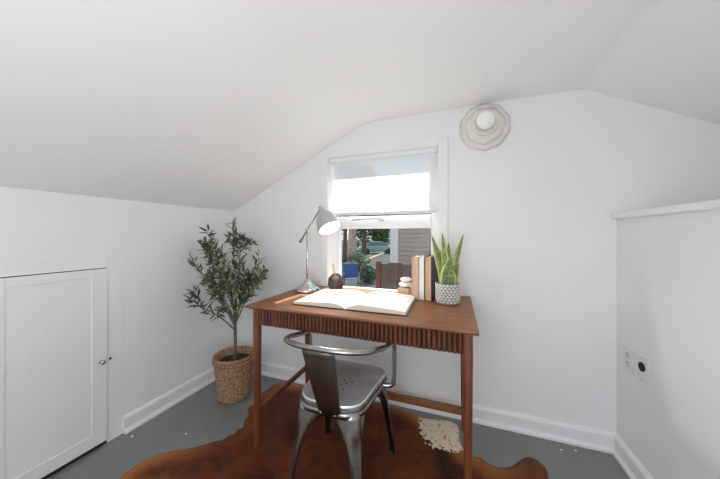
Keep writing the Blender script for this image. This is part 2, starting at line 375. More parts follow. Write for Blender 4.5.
bm = bmesh.new(); bmesh.ops.create_uvsphere(bm, u_segments=32, v_segments=20, radius=.052); obj('globe', bm, 'globe', t, smooth=True, loc=(0, -.088, .012))

# ---- outlets
def face_plate(name, label, y, kind):
    t = thing(name, label, 'outlet' if kind == 'o' else 'wall socket', (RX, y, .530))
    obj('cover_plate', B(-.006, 0, -.036, .036, -.058, .058), 'plate', t, bevel=.003)
    if kind == 'o':
        for s in (1, -1):
            bm = bmesh.new()
            lathe(bm, [(.017, 0), (.017, .003)], 24); bmesh.ops.rotate(bm, verts=bm.verts[:], cent=(0, 0, 0), matrix=Matrix.Rotation(R(-90), 3, 'Y'))
            o = obj('receptacle', bm, 'plate', t, loc=(-.006, 0, s * .021))
            bm = bmesh.new(); box(bm, -.0008, 0, -.008, -.005, -.002, .009); box(bm, -.0008, 0, .005, .008, -.002, .008); box(bm, -.0008, 0, -.0025, .0025, -.011, -.006)
            obj('slot', bm, 'gap', o, loc=(-.0031, 0, 0))
    else:
        bm = bmesh.new(); lathe(bm, [(.020, 0), (.020, .004), (.016, .004)], 24); bmesh.ops.rotate(bm, verts=bm.verts[:], cent=(0, 0, 0), matrix=Matrix.Rotation(R(-90), 3, 'Y'))
        o = obj('round_opening', bm, 'gap', t, loc=(-.0058, 0, .008)); o['label'] = 'black round opening'
    for s in ((1, -1) if kind != 'o' else (0,)):
        bm = bmesh.new(); lathe(bm, [(.0035, 0), (.0035, .0012), (.002, .0018)], 12); bmesh.ops.rotate(bm, verts=bm.verts[:], cent=(0, 0, 0), matrix=Matrix.Rotation(R(-90), 3, 'Y'))
        obj('screw', bm, 'nickel', t, loc=(-.006, 0, s * .047))
face_plate('power_outlet', 'white two-socket power outlet nearer the corner on the right wall', 1.625, 'o')
face_plate('wall_socket', 'white wall plate with one round black hole, on the right wall', 1.525, 'r')

# ------------------------------------------------------------------ rug
PX = [(100, 500), (117.4, 479), (129, 469), (143, 460), (158, 453.5), (172, 450), (187, 447.4), (202, 444), (216, 440), (223, 438.5), (229, 434.2), (234, 433), (238, 428.5), (243, 426), (244.5, 419), (248.5, 414), (247.8, 407.5),
      (254, 403), (258, 396), (262, 391.5), (268, 388.6), (274, 383.8), (285.8, 381.5), (300, 385), (320, 389.5), (350, 396), (380, 403), (396.7, 406.8), (413, 412), (423, 417), (437, 418.3), (450, 420), (457, 424), (459.5, 431),
      (459, 438), (463, 447), (468, 453), (473.7, 455.5), (481, 457), (487.8, 462), (497, 466), (509, 466), (517, 461.5), (525.6, 456), (534.7, 457.2), (541, 462), (545.5, 466.5), (548, 473), (547, 482), (540, 500), (520, 520)]
pts = [floor_at(*p, z=.008) for p in PX]
pts = [(x, min(y, WY - .034)) for x, y in pts]
pts += [(.12, .62), (.10, .45), (-.02, .33), (-.2, .30), (-.5, .26), (-.8, .30), (-1.0, .42), (-1.12, .6), (-1.2, .75)]
bm = bmesh.new()
cx = sum(p[0] for p in pts) / len(pts); cy = sum(p[1] for p in pts) / len(pts)
el = bm.verts.layers.float.new('edge')
# subdivide outline
out = [(v.x, v.y) for v in smooth_path([(x, y, 0) for x, y in pts + [pts[0]]], 3)][:-1]
from mathutils.geometry import delaunay_2d_cdt
n = len(out); O2 = [Vector(p) for p in out]
def inside(p):
    c = False
    for a_, b_ in zip(O2, O2[1:] + O2[:1]):
        if (a_.y > p.y) != (b_.y > p.y) and p.x < (b_.x - a_.x) * (p.y - a_.y) / (b_.y - a_.y) + a_.x: c = not c
    return c
def edge_dist(p):
    best = 9
    for a_, b_ in zip(O2, O2[1:] + O2[:1]):
        ab = b_ - a_; t_ = max(0, min(1, (p - a_).dot(ab) / max(1e-9, ab.length_squared))); best = min(best, (a_ + ab * t_ - p).length)
    return best
gp = []
for ix in range(-62, 24):
    for iy in range(8, 70):
        p = Vector((ix * .025 + (iy % 2) * .0125, iy * .025))
        if inside(p) and edge_dist(p) > .010: gp.append(p)
vs_, _, fs_, *_r = delaunay_2d_cdt(O2 + gp, [], [list(range(n))], 1, 1e-5)
V = []
for p in vs_:
    dd = edge_dist(p)
    v = bm.verts.new((p.x, p.y, .002 + (.0055 + .0006 * math.sin(p.x * 9 + 1) * math.cos(p.y * 11)) * min(1, dd / .012)))
    v[el] = max(0, .85 - dd / .13) * (.6 + .4 * math.sin(p.x * 7 + p.y * 5 + 1)); V.append(v)
for f in fs_: bm.faces.new([V[q] for q in f])
bmesh.ops.recalc_face_normals(bm, faces=bm.faces[:])
be = [e_ for e_ in bm.edges if len(e_.link_faces) == 1]
ex = bmesh.ops.extrude_edge_only(bm, edges=be)['geom']
for v in ex:
    if isinstance(v, bmesh.types.BMVert): v.co.z = .0005
pc = floor_at(445, 430)
rug = obj('cowhide_rug', bm, cowhide(pc[0] + .01, pc[1] - .0), smooth=True)
tag(rug, 'reddish brown cowhide rug with a pale speckled patch under the desk', 'rug')
# flecks of white paint on the floor
chips = [(132, 436.5, .010), (186, 434, .006), (561, 450, .007), (575.5, 450.8, .006)]
for i, (px, py, s) in enumerate(chips):
    x, y = floor_at(px, py); bm = bmesh.new()
    prism(bm, [(s * (.7 + .5 * random.random()) * math.cos(a), s * .8 * (.6 + .6 * random.random()) * math.sin(a)) for a in [2 * math.pi * q / 7 for q in range(7)]], 'z', 0, .0025)
    o = obj('paint_chip', bm, 'trim', loc=(x, y, 0)); tag(o, ['white paint chip on the grey floor near the cupboard door', 'tiny pale chip on the grey floor between basket and cupboard', 'tiny white chip by the back baseboard, left one right of the desk', 'tiny white chip by the back baseboard, nearest the right corner'][i], 'paint chip')

# ------------------------------------------------------------------ desk
DX0, DX1, DYF, DYB, DT = -1.024, .086, 1.077, 1.690, .760
DC = ((DX0 + DX1) / 2, (DYF + DYB) / 2)
t = thing('writing_desk', 'walnut brown wooden desk with reeded front under the window', 'desk', (DC[0], DC[1], 0))
hx = (DX1 - DX0) / 2; hy = (DYB - DYF) / 2
bm = bmesh.new(); prism(bm, [(-hy, DT - .001), (-hy, DT - .009), (-hy + .02, DT - .022), (hy - .02, DT - .022), (hy, DT - .009), (hy, DT), (-hy + .002, DT)], 'x', -hx, hx)
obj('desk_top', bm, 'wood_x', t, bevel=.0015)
lx0, lx1 = -hx + .020, hx - .020; ly0, ly1 = -hy + .022, hy - .05
def desk_leg(x, y):
    bm = bmesh.new(); h = DT - .022
    P = [(.0185, h), (.0185, h - .12), (.0150, .15), (.0125, .0 if x > 0 and y > 0 else .0082)]
    def ring(r, z):
        return [bm.verts.new((x + a * r, y + b * r, z)) for a, b in ((-1, -.6), (-.6, -1), (.6, -1), (1, -.6), (1, .6), (.6, 1), (-.6, 1), (-1, .6))]
    rs = [ring(r, z) for r, z in P]
    for A_, B_ in zip(rs, rs[1:]):
        for i in range(8): bm.faces.new((A_[i], A_[(i + 1) % 8], B_[(i + 1) % 8], B_[i]))
    bm.faces.new(rs[0]); bm.faces.new(rs[-1][::-1])
    return bm
for x in (lx0 + .0185, lx1 - .0185):
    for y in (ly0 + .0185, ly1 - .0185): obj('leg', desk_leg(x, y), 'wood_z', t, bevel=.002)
az0, az1 = DT - .103, DT - .022
# reeded drawer front
bm = bmesh.new(); a0, a1 = lx0 + .037, lx1 - .037; NR = 50; pr = []
for i in range(NR):
    c0 = a0 + (a1 - a0) * i / NR; pw = (a1 - a0) / NR
    for k in range(7):
        f = k / 6
        pr.append((c0 + pw * (.06 + .88 * f), ly0 + .010 - .009 * math.sin(math.pi * f) ** .6))
    pr.append((c0 + pw * .99, ly0 + .013))
pr += [(a1, ly0 + .026), (a0, ly0 + .026)]
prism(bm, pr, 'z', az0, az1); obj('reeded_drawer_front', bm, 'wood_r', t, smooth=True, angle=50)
obj('side_apron', B(lx0 + .008, lx0 + .028, ly0 + .037, ly1 - .037, az0, az1), 'wood_x', t, bevel=.001)
obj('side_apron', B(lx1 - .028, lx1 - .008, ly0 + .037, ly1 - .037, az0, az1), 'wood_x', t, bevel=.001)
obj('back_apron', B(a0, a1, ly1 - .028, ly1 - .010, az0, az1), 'wood_x', t, bevel=.001)
obj('drawer_bottom', B(a0, a1, ly0 + .026, ly1 - .037, az0 + .006, az0 + .012), 'wood_x', t)
for x in (lx0 + .0185, lx1 - .0185): obj('side_stretcher', B(x - .009, x + .009, ly0 + .032, ly1 - .032, .178, .208), 'wood_z', t, bevel=.003)
obj('back_stretcher', B(a0 - .006, a1 + .006, ly1 - .030, ly1 - .008, .088, .130), 'wood_x', t, bevel=.003)

# ------------------------------------------------------------------ metal chair
t = thing('metal_armchair', 'gunmetal sheet steel armchair pulled up to the desk', 'chair', (-.490, 1.115, .009))
SZ = .440
def rrect(w0, w1, d, r, n=8):
    """rounded trapezoid: front width w0 (far, +y), rear width w1"""
    P = []
    cs = [((w0 / 2 - r * .6), d / 2 - r * .6, r * .6, 0), (-(w0 / 2 - r * .6), d / 2 - r * .6, r * .6, 90), (-(w1 / 2 - r), -d / 2 + r, r, 180), ((w1 / 2 - r), -d / 2 + r, r, 270)]
    for cx_, cy_, rr, a0_ in cs:
        for k in range(n + 1):
            a = R(a0_ + 90 * k / n); P.append((cx_ + rr * math.cos(a), cy_ + rr * math.sin(a)))
    return P
ol = rrect(.340, .29, .35, .085)
bm = bmesh.new()
levels = [(1.0, -.040), (1.005, -.036), (1.0, -.004), (.985, .002), (.965, .002), (.945, -.003), (.90, -.006), (.6, -.009), (.25, -.011)]
rs = [[bm.verts.new((x * s, y * s, SZ + z)) for x, y in ol] for s, z in levels]; m_ = len(ol)
for A_, B_ in zip(rs, rs[1:]):
    for i in range(m_): bm.faces.new((A_[i], A_[(i + 1) % m_], B_[(i + 1) % m_], B_[i]))
bm.faces.new(rs[-1])
for f in bm.faces:
    if f.calc_center_median().z < SZ: f.material_index = 1 if max(v.co.z for v in f.verts) < SZ + .0021 and min(v.co.z for v in f.verts) < SZ - .035 or f.calc_center_median().z < SZ - .012 else 0
seat = obj('seat', bm, ['steel_seat_lit', 'steel'], t, smooth=True, angle=60, solid=.002)
for (x, y) in ((0, 0), (.022, .022), (-.022, .022), (.022, -.022), (-.022, -.022), (0, .044), (0, -.044)):
    bm = bmesh.new(); lathe(bm, [(.0035, 0), (.0035, .0008)], 10, c=(x + .02, y, SZ - .0095))
    obj('drain_hole', bm, 'black', seat)['label'] = 'black drainage hole punched in the seat'
bm = bmesh.new()
ra = [[bm.verts.new((x * s, y * s, SZ + z)) for x, y in ol] for s, z in ((1.002, -.022), (1.035, -.026), (1.045, -.034), (1.03, -.046), (1.0, -.048))]
for A_, B_ in zip(ra, ra[1:]):
    for i in range(m_): bm.faces.new((A_[i], A_[(i + 1) % m_], B_[(i + 1) % m_], B_[i]))
obj('seat_rim', bm, 'steel', t, smooth=True, solid=.002)
# legs : folded sheet, wide under the seat, with a raised channel
def chair_leg(sx, sy):
    top = Vector((sx * (.165 if sy > 0 else .135), sy * .170, SZ - .026)); foot = Vector((sx * (.198 if sy > 0 else .170), sy * .225, 0))
    bm = bmesh.new(); rows = []
    NZ = 18
    for k in range(NZ + 1):
        f = k / NZ
        c = top.lerp(foot, f)
        w = .020 + (.132) * math.exp(-f * 5.2) + .008 * (1 - f)
        pin = .004 + .014 * min(1, max(0, (f - .18) / .12))           # raised channel
        r = .030 * (1 - f) + .008
        ax = Vector((-sx, 0, 0)); ay = Vector((0, -sy, 0))
        row = []
        # along x flange then rounded corner then y flange
        for q in (1, .75, .5): row.append(c + ax * (r + (w - r if w > r else .002) * q))
        for a in (0, 22, 45, 68, 90):
            an = R(a); o_ = 1 - .0
            row.append(c + ax * r * (1 - math.sin(an)) + ay * r * (1 - math.cos(an)))
        for q in (.5, .75, 1): row.append(c + ay * (r + (w - r if w > r else .002) * q))
        nrm = (ax + ay).normalized()
        row[0] += ay * .010 ; row[-1] += ax * .010
        if .2 < f:
            for j in (4, 5, 6): row[j] += nrm * pin * .55
        rows.append([bm.verts.new(p) for p in row])
    for A_, B_ in zip(rows, rows[1:]):
        for i in range(len(A_) - 1): bm.faces.new((A_[i], A_[i + 1], B_[i + 1], B_[i]))
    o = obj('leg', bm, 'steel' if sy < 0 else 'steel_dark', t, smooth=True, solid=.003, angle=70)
    bm = bmesh.new(); f = foot
    prism(bm, [(f.x - .002 * sx, f.y - .002 * sy), (f.x - .030 * sx, f.y), (f.x - .030 * sx, f.y - .008 * sy), (f.x - .010 * sx, f.y - .012 * sy), (f.x - .008 * sx, f.y - .030 * sy), (f.x, f.y - .030 * sy)], 'z', -.001, .012)
    obj('foot_cap', bm, 'black', o)
for sx in (-1, 1):
    for sy in (-1, 1): chair_leg(sx, sy)
# backrest plate
bm = bmesh.new(); rows = []
for k in range(9):
    f = k / 8; z = SZ - .040 + (.690 - SZ + .040) * f; hw_ = .046 + (.074 - .046) * f ** .9
    y = -.183 - .062 * f; row = []
    for j in range(9):
        g_ = j / 8 * 2 - 1
        row.append(bm.verts.new((g_ * hw_ + .020 - .030 * f, y + .014 * g_ * g_ * (.4 + f), z)))
    rows.append(row)
for A_, B_ in zip(rows, rows[1:]):
    for i in range(8): bm.faces.new((A_[i], A_[i + 1], B_[i + 1], B_[i]))
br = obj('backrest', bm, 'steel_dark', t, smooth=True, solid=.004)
for x in (-.012, .050):
    bm = bmesh.new(); bmesh.ops.create_uvsphere(bm, u_segments=10, v_segments=6, radius=.005); obj('rivet', bm, 'steel', br, smooth=True, loc=(x, -.191, SZ - .028))
# arm hoop
ctrl = [(-.178, .055, .425), (-.200, .06, .430), (-.206, .06, .46), (-.206, .055, .56), (-.200, .035, .622), (-.196, .0, .640), (-.196, -.07, .655), (-.192, -.14, .672), (-.165, -.205, .684), (-.09, -.243, .690), (0, -.252, .691),
        (.10, -.243, .690), (.175, -.205, .684), (.212, -.12, .668), (.226, -.04, .650), (.229, .03, .637), (.230, .056, .612), (.229, .062, .54), (.226, .062, .45), (.212, .06, .428), (.176, .055, .425)]
bm = bmesh.new(); tube(bm, smooth_path(ctrl, 6), .0105, 12); obj('arm_hoop', bm, 'steel', t, smooth=True)

# ------------------------------------------------------------------ desk lamp
lx, ly = -.905, 1.487
t = thing('desk_lamp', 'brushed nickel desk lamp, lit, on left end of desk', 'lamp', (lx, ly, DT), rz=0)
bm = bmesh.new(); lathe(bm, [(.078, 0), (.080, .006), (.080, .016), (.074, .024), (.062, .028), (.045, .040), (.030, .054), (.019, .066), (.015, .078), (.010, .082)], 48); obj('base', bm, 'nickel', t, smooth=True)
bm = bmesh.new(); tube(bm, [(0, 0, .07), (0, 0, .392)], .0075, 16); obj('pole', bm, 'nickel', t, smooth=True)
e = Vector((1, 0, 0)); J = Vector((.090, 0, .540)); K = Vector((-.045, 0, .345)); 
cl = Vector((0, 0, .400)); dirv = (J - K).normalized()
K2 = cl - dirv * .10; J2 = cl + dirv * .170
bm = bmesh.new(); tube(bm, [K2, J2], .005, 10); tube(bm, [K2, K2 + dirv * .03], .009, 12); o = obj('arm', bm, 'steel', t, smooth=True)
bm = bmesh.new(); bmesh.ops.create_uvsphere(bm, u_segments=14, v_segments=10, radius=.013); tube(bm, [(0, -.022, 0), (0, .018, 0)], .006, 10); obj('clamp', bm, 'nickel', t, smooth=True, loc=cl)
bm = bmesh.new(); bmesh.ops.create_uvsphere(bm, u_segments=14, v_segments=10, radius=.011); tube(bm, [(0, -.016, 0), (0, .016, 0)], .007, 10); obj('joint', bm, 'steel', t, smooth=True, loc=J2)
# shade pointing down and to the right, a little towards the room
ax = Vector((.53, -.24, -.82)).normalized(); q = Vector((0, 0, -1)).rotation_difference(ax).to_matrix().to_4x4()
bm = bmesh.new(); lathe(bm, [(.006, 0), (.016, -.004), (.019, -.016), (.021, -.030), (.034, -.042), (.050, -.062), (.062, -.090), (.070, -.125), (.075, -.160), (.079, -.166), (.074, -.167), (.066, -.125), (.058, -.088), (.045, -.062), (.028, -.044), (.004, -.042)], 48)
for f in bm.faces:
    c = f.calc_center_median()
    if f.normal.x * c.x + f.normal.y * c.y < 0 and c.z < -.04: f.material_index = 1
bmesh.ops.transform(bm, matrix=q, verts=bm.verts[:]); sh = obj('lamp_shade', bm, ['lamp_shade', 'shade_in'], t, smooth=True, loc=J2)
for p in sh.data.polygons:                                                      # inside of the shade is white
    c = q.to_3x3().inverted() @ p.center
    nn = q.to_3x3().inverted() @ p.normal
    p.material_index = 1 if (nn.x * c.x + nn.y * c.y < 0 and c.z < -.04) else 0
bm = bmesh.new(); bmesh.ops.create_uvsphere(bm, u_segments=20, v_segments=14, radius=.028); obj('bulb', bm, 'bulb', sh, smooth=True, loc=ax * .100)
lt = bpy.data.lights.new('desk_lamp_light', 'SPOT'); lt.energy = 12; lt.color = (1, .93, .82); lt.shadow_soft_size = .03; lt.spot_size = R(110); lt.spot_blend = .5
lo = bpy.data.objects.new('desk_lamp_light', lt); C.objects.link(lo); lo.location = Vector((lx, ly, DT)) + J2 + ax * .135; lo.rotation_euler = ax.to_track_quat('-Z', 'Y').to_euler()

# ---- faceted vase with a pencil
t = thing('faceted_vase', 'dark bronze faceted pencil holder on the desk beside the lamp', 'pencil holder', (-.738, 1.565, DT)); t.scale = (1.14, 1.14, 1.08)
bm = bmesh.new(); pr = [(.034, 0, 0), (.052, .040, .5), (.042, .078, 0), (.020, .103, .5), (.014, .101, .5), (.024, .060, 0), (.02, .010, 0)]; rs = []
for r_, z_, off in pr: rs.append([bm.verts.new((r_ * math.cos(2 * math.pi * (i + off) / 6 + .4), r_ * math.sin(2 * math.pi * (i + off) / 6 + .4), z_)) for i in range(6)])
for (A_, B_), (pa, pb) in zip(zip(rs, rs[1:]), zip(pr, pr[1:])):
    for i in range(6):
        if pa[2] == pb[2]: bm.faces.new((A_[i], A_[(i + 1) % 6], B_[(i + 1) % 6], B_[i]))
        elif pb[2] > pa[2]: bm.faces.new((A_[i], A_[(i + 1) % 6], B_[i])); bm.faces.new((A_[(i + 1) % 6], B_[(i + 1) % 6], B_[i]))
        else: bm.faces.new((A_[i], B_[(i + 1) % 6], B_[i])); bm.faces.new((A_[i], A_[(i + 1) % 6], B_[(i + 1) % 6]))
bm.faces.new(rs[0][::-1]); bm.faces.new(rs[-1]); obj('body', bm, 'vase', t)
bm = bmesh.new(); a_ = Vector((.012, 0, .015)); b_ = Vector((-.020, .002, .165)); dd = (b_ - a_).normalized()
tube(bm, [a_, b_], .0045, 6, mi=0); tube(bm, [b_, b_ + dd * .014], [.0045, .0012], 6, mi=0); tube(bm, [b_ + dd * .014, b_ + dd * .019], [.0012, .0003], 6, mi=1)
o = obj('pencil', bm, ['pencil', 'ink'], loc=(-.738, 1.565, DT)); tag(o, 'pale wooden pencil standing in the dark faceted holder', 'pencil')

# ---- big open book
t = thing('open_book', 'large open book with white pages lying flat on the desk', 'book', (-.505, 1.345, DT), rz=R(0.5))
W, H = .300, .172
bm = bmesh.new(); box(bm, -W, -.006, -H, H, 0, .004); box(bm, .006, W, -H, H, 0, .004); box(bm, -.006, .006, -H, H, 0, .003); obj('cover', bm, 'cover_dark', t, bevel=.001)
for s in (-1, 1):
    bm = bmesh.new(); top = []; N_ = 16
    for k in range(N_ + 1):
        f = k / N_; hgt = (.029 if s > 0 else .024) * (math.sin(min(1, f * 3.2) * math.pi / 2) ** .7) * (1 - .52 * f ** 1.5) + .0045
        top.append((s * (.001 + (W - .008) * f), hgt))
    poly = top + [(s * (W - .004), .004), (s * .001, .004)]
    A_ = [bm.verts.new((x, -H + .005, z)) for x, z in poly]; B_ = [bm.verts.new((x, H - .005, z)) for x, z in poly]; n_ = len(poly)
    for i in range(n_):
        f = bm.faces.new((A_[i], A_[(i + 1) % n_], B_[(i + 1) % n_], B_[i])); f.material_index = 0 if i < N_ else 1
    bm.faces.new(A_[::-1]).material_index = 1; bm.faces.new(B_).material_index = 1
    pg = obj('page_block', bm, ['paper', 'paper_edge'], t, smooth=True, angle=35)
    if s < 0:
        bm = bmesh.new()
        for j, (x, y, l) in enumerate([(-.215, .045, .018), (-.213, .038, .014), (-.219, .031, .020), (-.221, .024, .010)]): box(bm, x, x + l, y, y + .003, .0232, .0262)
        obj('printed_text', bm, 'ink', pg)['label'] = 'small dark printed mark on the left page'

# ---- standing books
def book(name, label, x, y, th, h, dep, pg, cv, rz, group=None, flat=False):
    t = thing(name, label, 'book', (x, y, DT), rz, group)
    bm = bmesh.new()                                           # two boards and a spine at the back
    box(bm, 0, .0028, 0, dep, 0, h); box(bm, th - .0028, th, 0, dep, 0, h); box(bm, .0028, th - .0028, dep - .0028, dep, 0, h)
    obj('cover', bm, cv, t, bevel=.0006)
    bm = bmesh.new(); box(bm, .0028, th - .0028, .003, dep - .0028, .003, h - .003); obj('page_block', bm, pg, t, bevel=.001)
    return t
rz = R(-12); bx, by = -.232, 1.502
u_ = Vector((math.cos(rz), math.sin(rz)))
off = 0
for nm, lb, th, h, pg, cv in (('standing_book', 'upright book with pinkish tan page edges, leftmost of the three', .037, .243, 'pg1', 'cv1'),
                              ('standing_book', 'upright book with cream page edges, middle of the three', .035, .242, 'pg2', 'cv2'),
                              ('standing_book', 'upright tan book with black cover, right of the three beside the plant', .039, .246, 'pg3', 'cover_dark')):
    p = Vector((bx, by)) + u_ * off; off += th + .0012
    book(nm, lb, p.x, p.y, th, h, .150, pg, cv, rz, 'upright books on the desk')
# ---- small stack beside them
o = thing('small_box', 'small tan wooden block with the white pebbles on it, beside the books', 'block', (-.280, 1.575, DT), R(-5))
obj('body', B(-.038, .030, -.045, .045, 0, .052), 'pg3', o, bevel=.004); obj('lid_line', B(-.0385, .0305, -.0455, .0455, .034, .0355), 'cv1', o)
for k, (rx, z, sx_, lb) in enumerate(((0, .069, .039, 'white rounded pebble ornament lying on the tan block'), (.003, .099, .034, 'smaller white pebble ornament, topmost on the tan block'))):
    bm = bmesh.new(); bmesh.ops.create_uvsphere(bm, u_segments=24, v_segments=14, radius=1)
    for v in bm.verts: v.co = Vector((v.co.x * sx_ * (1 + .08 * math.sin(v.co.y * 3)), v.co.y * sx_ * 1.1, v.co.z * (.0172 if k == 0 else .0135)))
    tag(obj('white_pebble', bm, 'stone_white', smooth=True, loc=(-.282 + rx, 1.575, DT + z - .0002)), lb, 'ornament')

# ---- snake plant
t = thing('potted_snake_plant', 'yellow edged snake plant in a grey patterned pot on the desk', 'plant', (-.037, 1.480, DT))
bm = bmesh.new(); lathe(bm, [(.050, 0), (.058, .004), (.062, .03), (.063, .07), (.062, .104), (.061, .110), (.056, .110), (.055, .094), (.02, .092)], 40)
pot = obj('pot', bm, 'pot', t, smooth=True)
bm = bmesh.new(); NC = 20
for row in range(7):
    for i in range(NC):
        a = 2 * math.pi * (i + .5 * (row % 2)) / NC; z = .013 + row * .0142; rr = .0637 if z > .02 else .0615; hw_ = math.pi / NC * .78
        pt = [(a - hw_, z), (a + hw_, z), (a, z + .0115)]
        vs = [bm.verts.new((rr * math.cos(q_), rr * math.sin(q_), zz)) for q_, zz in pt] + [bm.verts.new(((rr - .003) * math.cos(q_), (rr - .003) * math.sin(q_), zz)) for q_, zz in pt]
        bm.faces.new(vs[:3]); bm.faces.new(vs[3:][::-1])
        for j in range(3): bm.faces.new((vs[j], vs[(j + 1) % 3], vs[3 + (j + 1) % 3], vs[3 + j]))
obj('triangle_relief', bm, 'pot_white', pot)['label'] = 'white triangle pattern around the pot'
bm = bmesh.new(); lathe(bm, [(.055, .088), (.055, .098), (.03, .1005)], 24); obj('soil', bm, 'soil', t, smooth=True)
def blade(bx_, by_, tx, ty, tz, wd, bend=0.0, tw=0.0):
    bm = bmesh.new(); rows = []
    p0 = Vector((bx_, by_, .092)); p1 = Vector((tx, ty, tz)); NN = 14
    for k in range(NN + 1):
        f = k / NN
        c = p0.lerp(p1, f) + Vector((0, 0, 0)) + Vector((p1.x - p0.x, p1.y - p0.y, 0)) * (f * f - f) * bend
        w_ = 1.3 * wd * (.62 + .55 * math.sin(min(1, f * 1.35) * math.pi / 2)) * (1 - f ** 3.2) + .0006
        an = tw * f + tw; s = Vector((math.cos(an), math.sin(an), 0)); nn = Vector((-s.y, s.x, 0))
        rows.append([bm.verts.new(c + s * w_ * g_ + nn * (.35 * w_ * (g_ * g_))) for g_ in (-1, -.70, -.3, 0, .3, .70, 1)])
    for A_, B_ in zip(rows, rows[1:]):
        for i in range(6): bm.faces.new((A_[i], A_[i + 1], B_[i + 1], B_[i])).material_index = 1 if i in (0, 5) else 0
    obj('leaf', bm, ['snake', 'snake_edge'], t, smooth=True, solid=.002)
for a in [(-.020, .0, -.085, .012, .365, .016, .5, .2), (-.008, -.012, -.028, .0, .375, .015, .4, -.2), (.020, .004, .080, .015, .372, .012, .5, .1),
          (-.015, -.028, .006, -.030, .235, .021, .2, .3), (.020, -.026, .018, -.032, .190, .018, .1, -.1), (.032, -.004, .050, -.004, .270, .015, .2, .2),
          (.002, .016, .004, .03, .330, .016, .2, -.3), (-.030, .010, -.040, .02, .285, .014, .2, .3), (.012, -.008, .014, -.012, .262, .015, .1, .1)]:
    blade(*a)

# ------------------------------------------------------------------ olive tree in the basket
bxx, byy = -1.455, 1.425
t = thing('potted_olive_tree', 'small olive tree in a woven basket in the left corner', 'plant', (bxx, byy, 0))
bm = bmesh.new(); pr = []
for k in range(23):
    f = k / 22; z = .004 + .278 * f; r_ = .104 + .022 * f ** .8 + (.0035 * abs(math.sin(k * math.pi / 2)))
    pr.append((r_, z))
pr += [(.131, .284), (.132, .292), (.124, .296), (.119, .29), (.116, .24), (.10, .235)]
lathe(bm, [(.09, 0)] + pr, 64, wob=lambda a, z: 1 + .006 * math.sin(a * 24 + z * 90)); bk = obj('basket', bm, 'basket', t, smooth=True)
bm = bmesh.new()
for q in range(2):
    P = [((.131 - .002 * q) * math.cos(a), (.131 - .002 * q) * math.sin(a), .262 + q * .024 + .004 * math.sin(a * 26)) for a in [2 * math.pi * i / 120 for i in range(121)]]
    tube(bm, P, .0085, 8)
obj('braided_rim', bm, 'basket', bk, smooth=True)
bm = bmesh.new(); lathe(bm, [(.114, .232), (.112, .246), (.06, .254), (.01, .256)], 40, wob=lambda a, z: 1 + .03 * math.sin(a * 7)); obj('moss_soil', bm, 'soil', t, smooth=True)
bm = bmesh.new(); tr_ = smooth_path([(0, 0, .23), (.006, 0, .36), (.002, .004, .48), (.010, 0, .60)], 6)
tube(bm, tr_, [.0125 - .004 * i / len(tr_) for i in range(len(tr_))], 10)
# branches : image plane direction e, towards camera direction g
e = Vector((fy, -fx, 0)); gdir = Vector((-fx, -fy, 0))
brs = [(0, .46, .04, -.285, .69), (0, .55, .02, -.285, .95), (0, .60, -.03, -.235, 1.08), (0, .60, .05, -.06, 1.02), (0, .60, 0, -.01, 1.215), (0, .62, .02, -.17, 1.15), (0, .58, .04, .07, 1.10),
       (0, .56, -.03, .16, .97), (0, .54, .05, .235, .89), (0, .52, .12, .02, .88), (0, .56, .10, -.12, .86), (0, .56, -.05, .10, .84), (0, .5, .07, .09, .75), (0, .52, .06, -.16, .80)]
tips = []; lines = []
for (x0, z0, g1, x1, z1) in brs:
    z0 = max(z0, .50) - .04
    P = smooth_path([Vector((.005, 0, z0)), Vector((.005, 0, z0)) + e * (x1 * .35) + gdir * g1 * .4 + Vector((0, 0, (z1 - z0) * .42)), e * x1 * .75 + gdir * g1 * .9 + Vector((0, 0, z0 + (z1 - z0) * .75)), e * x1 + gdir * g1 + Vector((0, 0, z1))], 7)
    tube(bm, P, [.0055 * (1 - .8 * i / len(P)) for i in range(len(P))], 6); lines.append(P)
    for k in range(2):                                          # side twigs
        i = random.randint(8, 16); s = P[i]; dd = Vector((random.uniform(-1, 1), random.uniform(-.6, .6), random.uniform(.3, 1.2))).normalized() * random.uniform(.09, .16)
        Q = smooth_path([s, s + dd * .5, s + dd + Vector((0, 0, -.008))], 5); tube(bm, Q, .0016, 5); lines.append(Q)
obj('trunk', bm, 'bark', t, smooth=True)
bm = bmesh.new()
def leaf(bm, p, d, n_, L, w_, mi):
    d = d.normalized(); s = d.cross(n_).normalized(); nn = s.cross(d)
    c = [p, p + d * L * .3 + s * w_ + nn * .001, p + d * L * .68 + s * w_ * .85, p + d * L - nn * L * .12, p + d * L * .68 - s * w_ * .85, p + d * L * .3 - s * w_ + nn * .001, p + d * L * .5 - nn * w_ * .35]
    v = [bm.verts.new(x) for x in c]
    for f in ((0, 1, 6), (1, 2, 6), (2, 3, 6), (3, 4, 6), (4, 5, 6), (5, 0, 6)): bm.faces.new([v[i] for i in f]).material_index = mi
wallx = WX - bxx + .02
for P in lines:
    start = int(len(P) * (.40 if len(P) > 14 else .2))
    for i in range(start, len(P)):
        for rep in range(3):
            tdir = (P[min(i + 1, len(P) - 1)] - P[max(i - 1, 0)]).normalized()
            rnd = Vector((random.gauss(0, 1), random.gauss(0, 1), random.gauss(0, 1))).normalized()
            d = (tdir * .8 + rnd * .9).normalized(); L = random.uniform(.036, .066)
            p = P[i] + rnd * .006
            if (p + d * L).x < wallx: continue
            leaf(bm, p, d, Vector((random.gauss(0, 1), random.gauss(0, 1), random.gauss(.6, 1))).normalized(), L, random.uniform(.0055, .0085), 0 if random.random() < .66 else 1)
obj('foliage', bm, ['olive', 'olive2'], t)

# ------------------------------------------------------------------ outside
GZ = -1.2
o = obj('lawn', B(-60, 40, WY + .3, 110, GZ - .1, GZ), 'grass'); o['kind'] = 'structure'
def gnd(px, py): return floor_at(px, py, GZ)
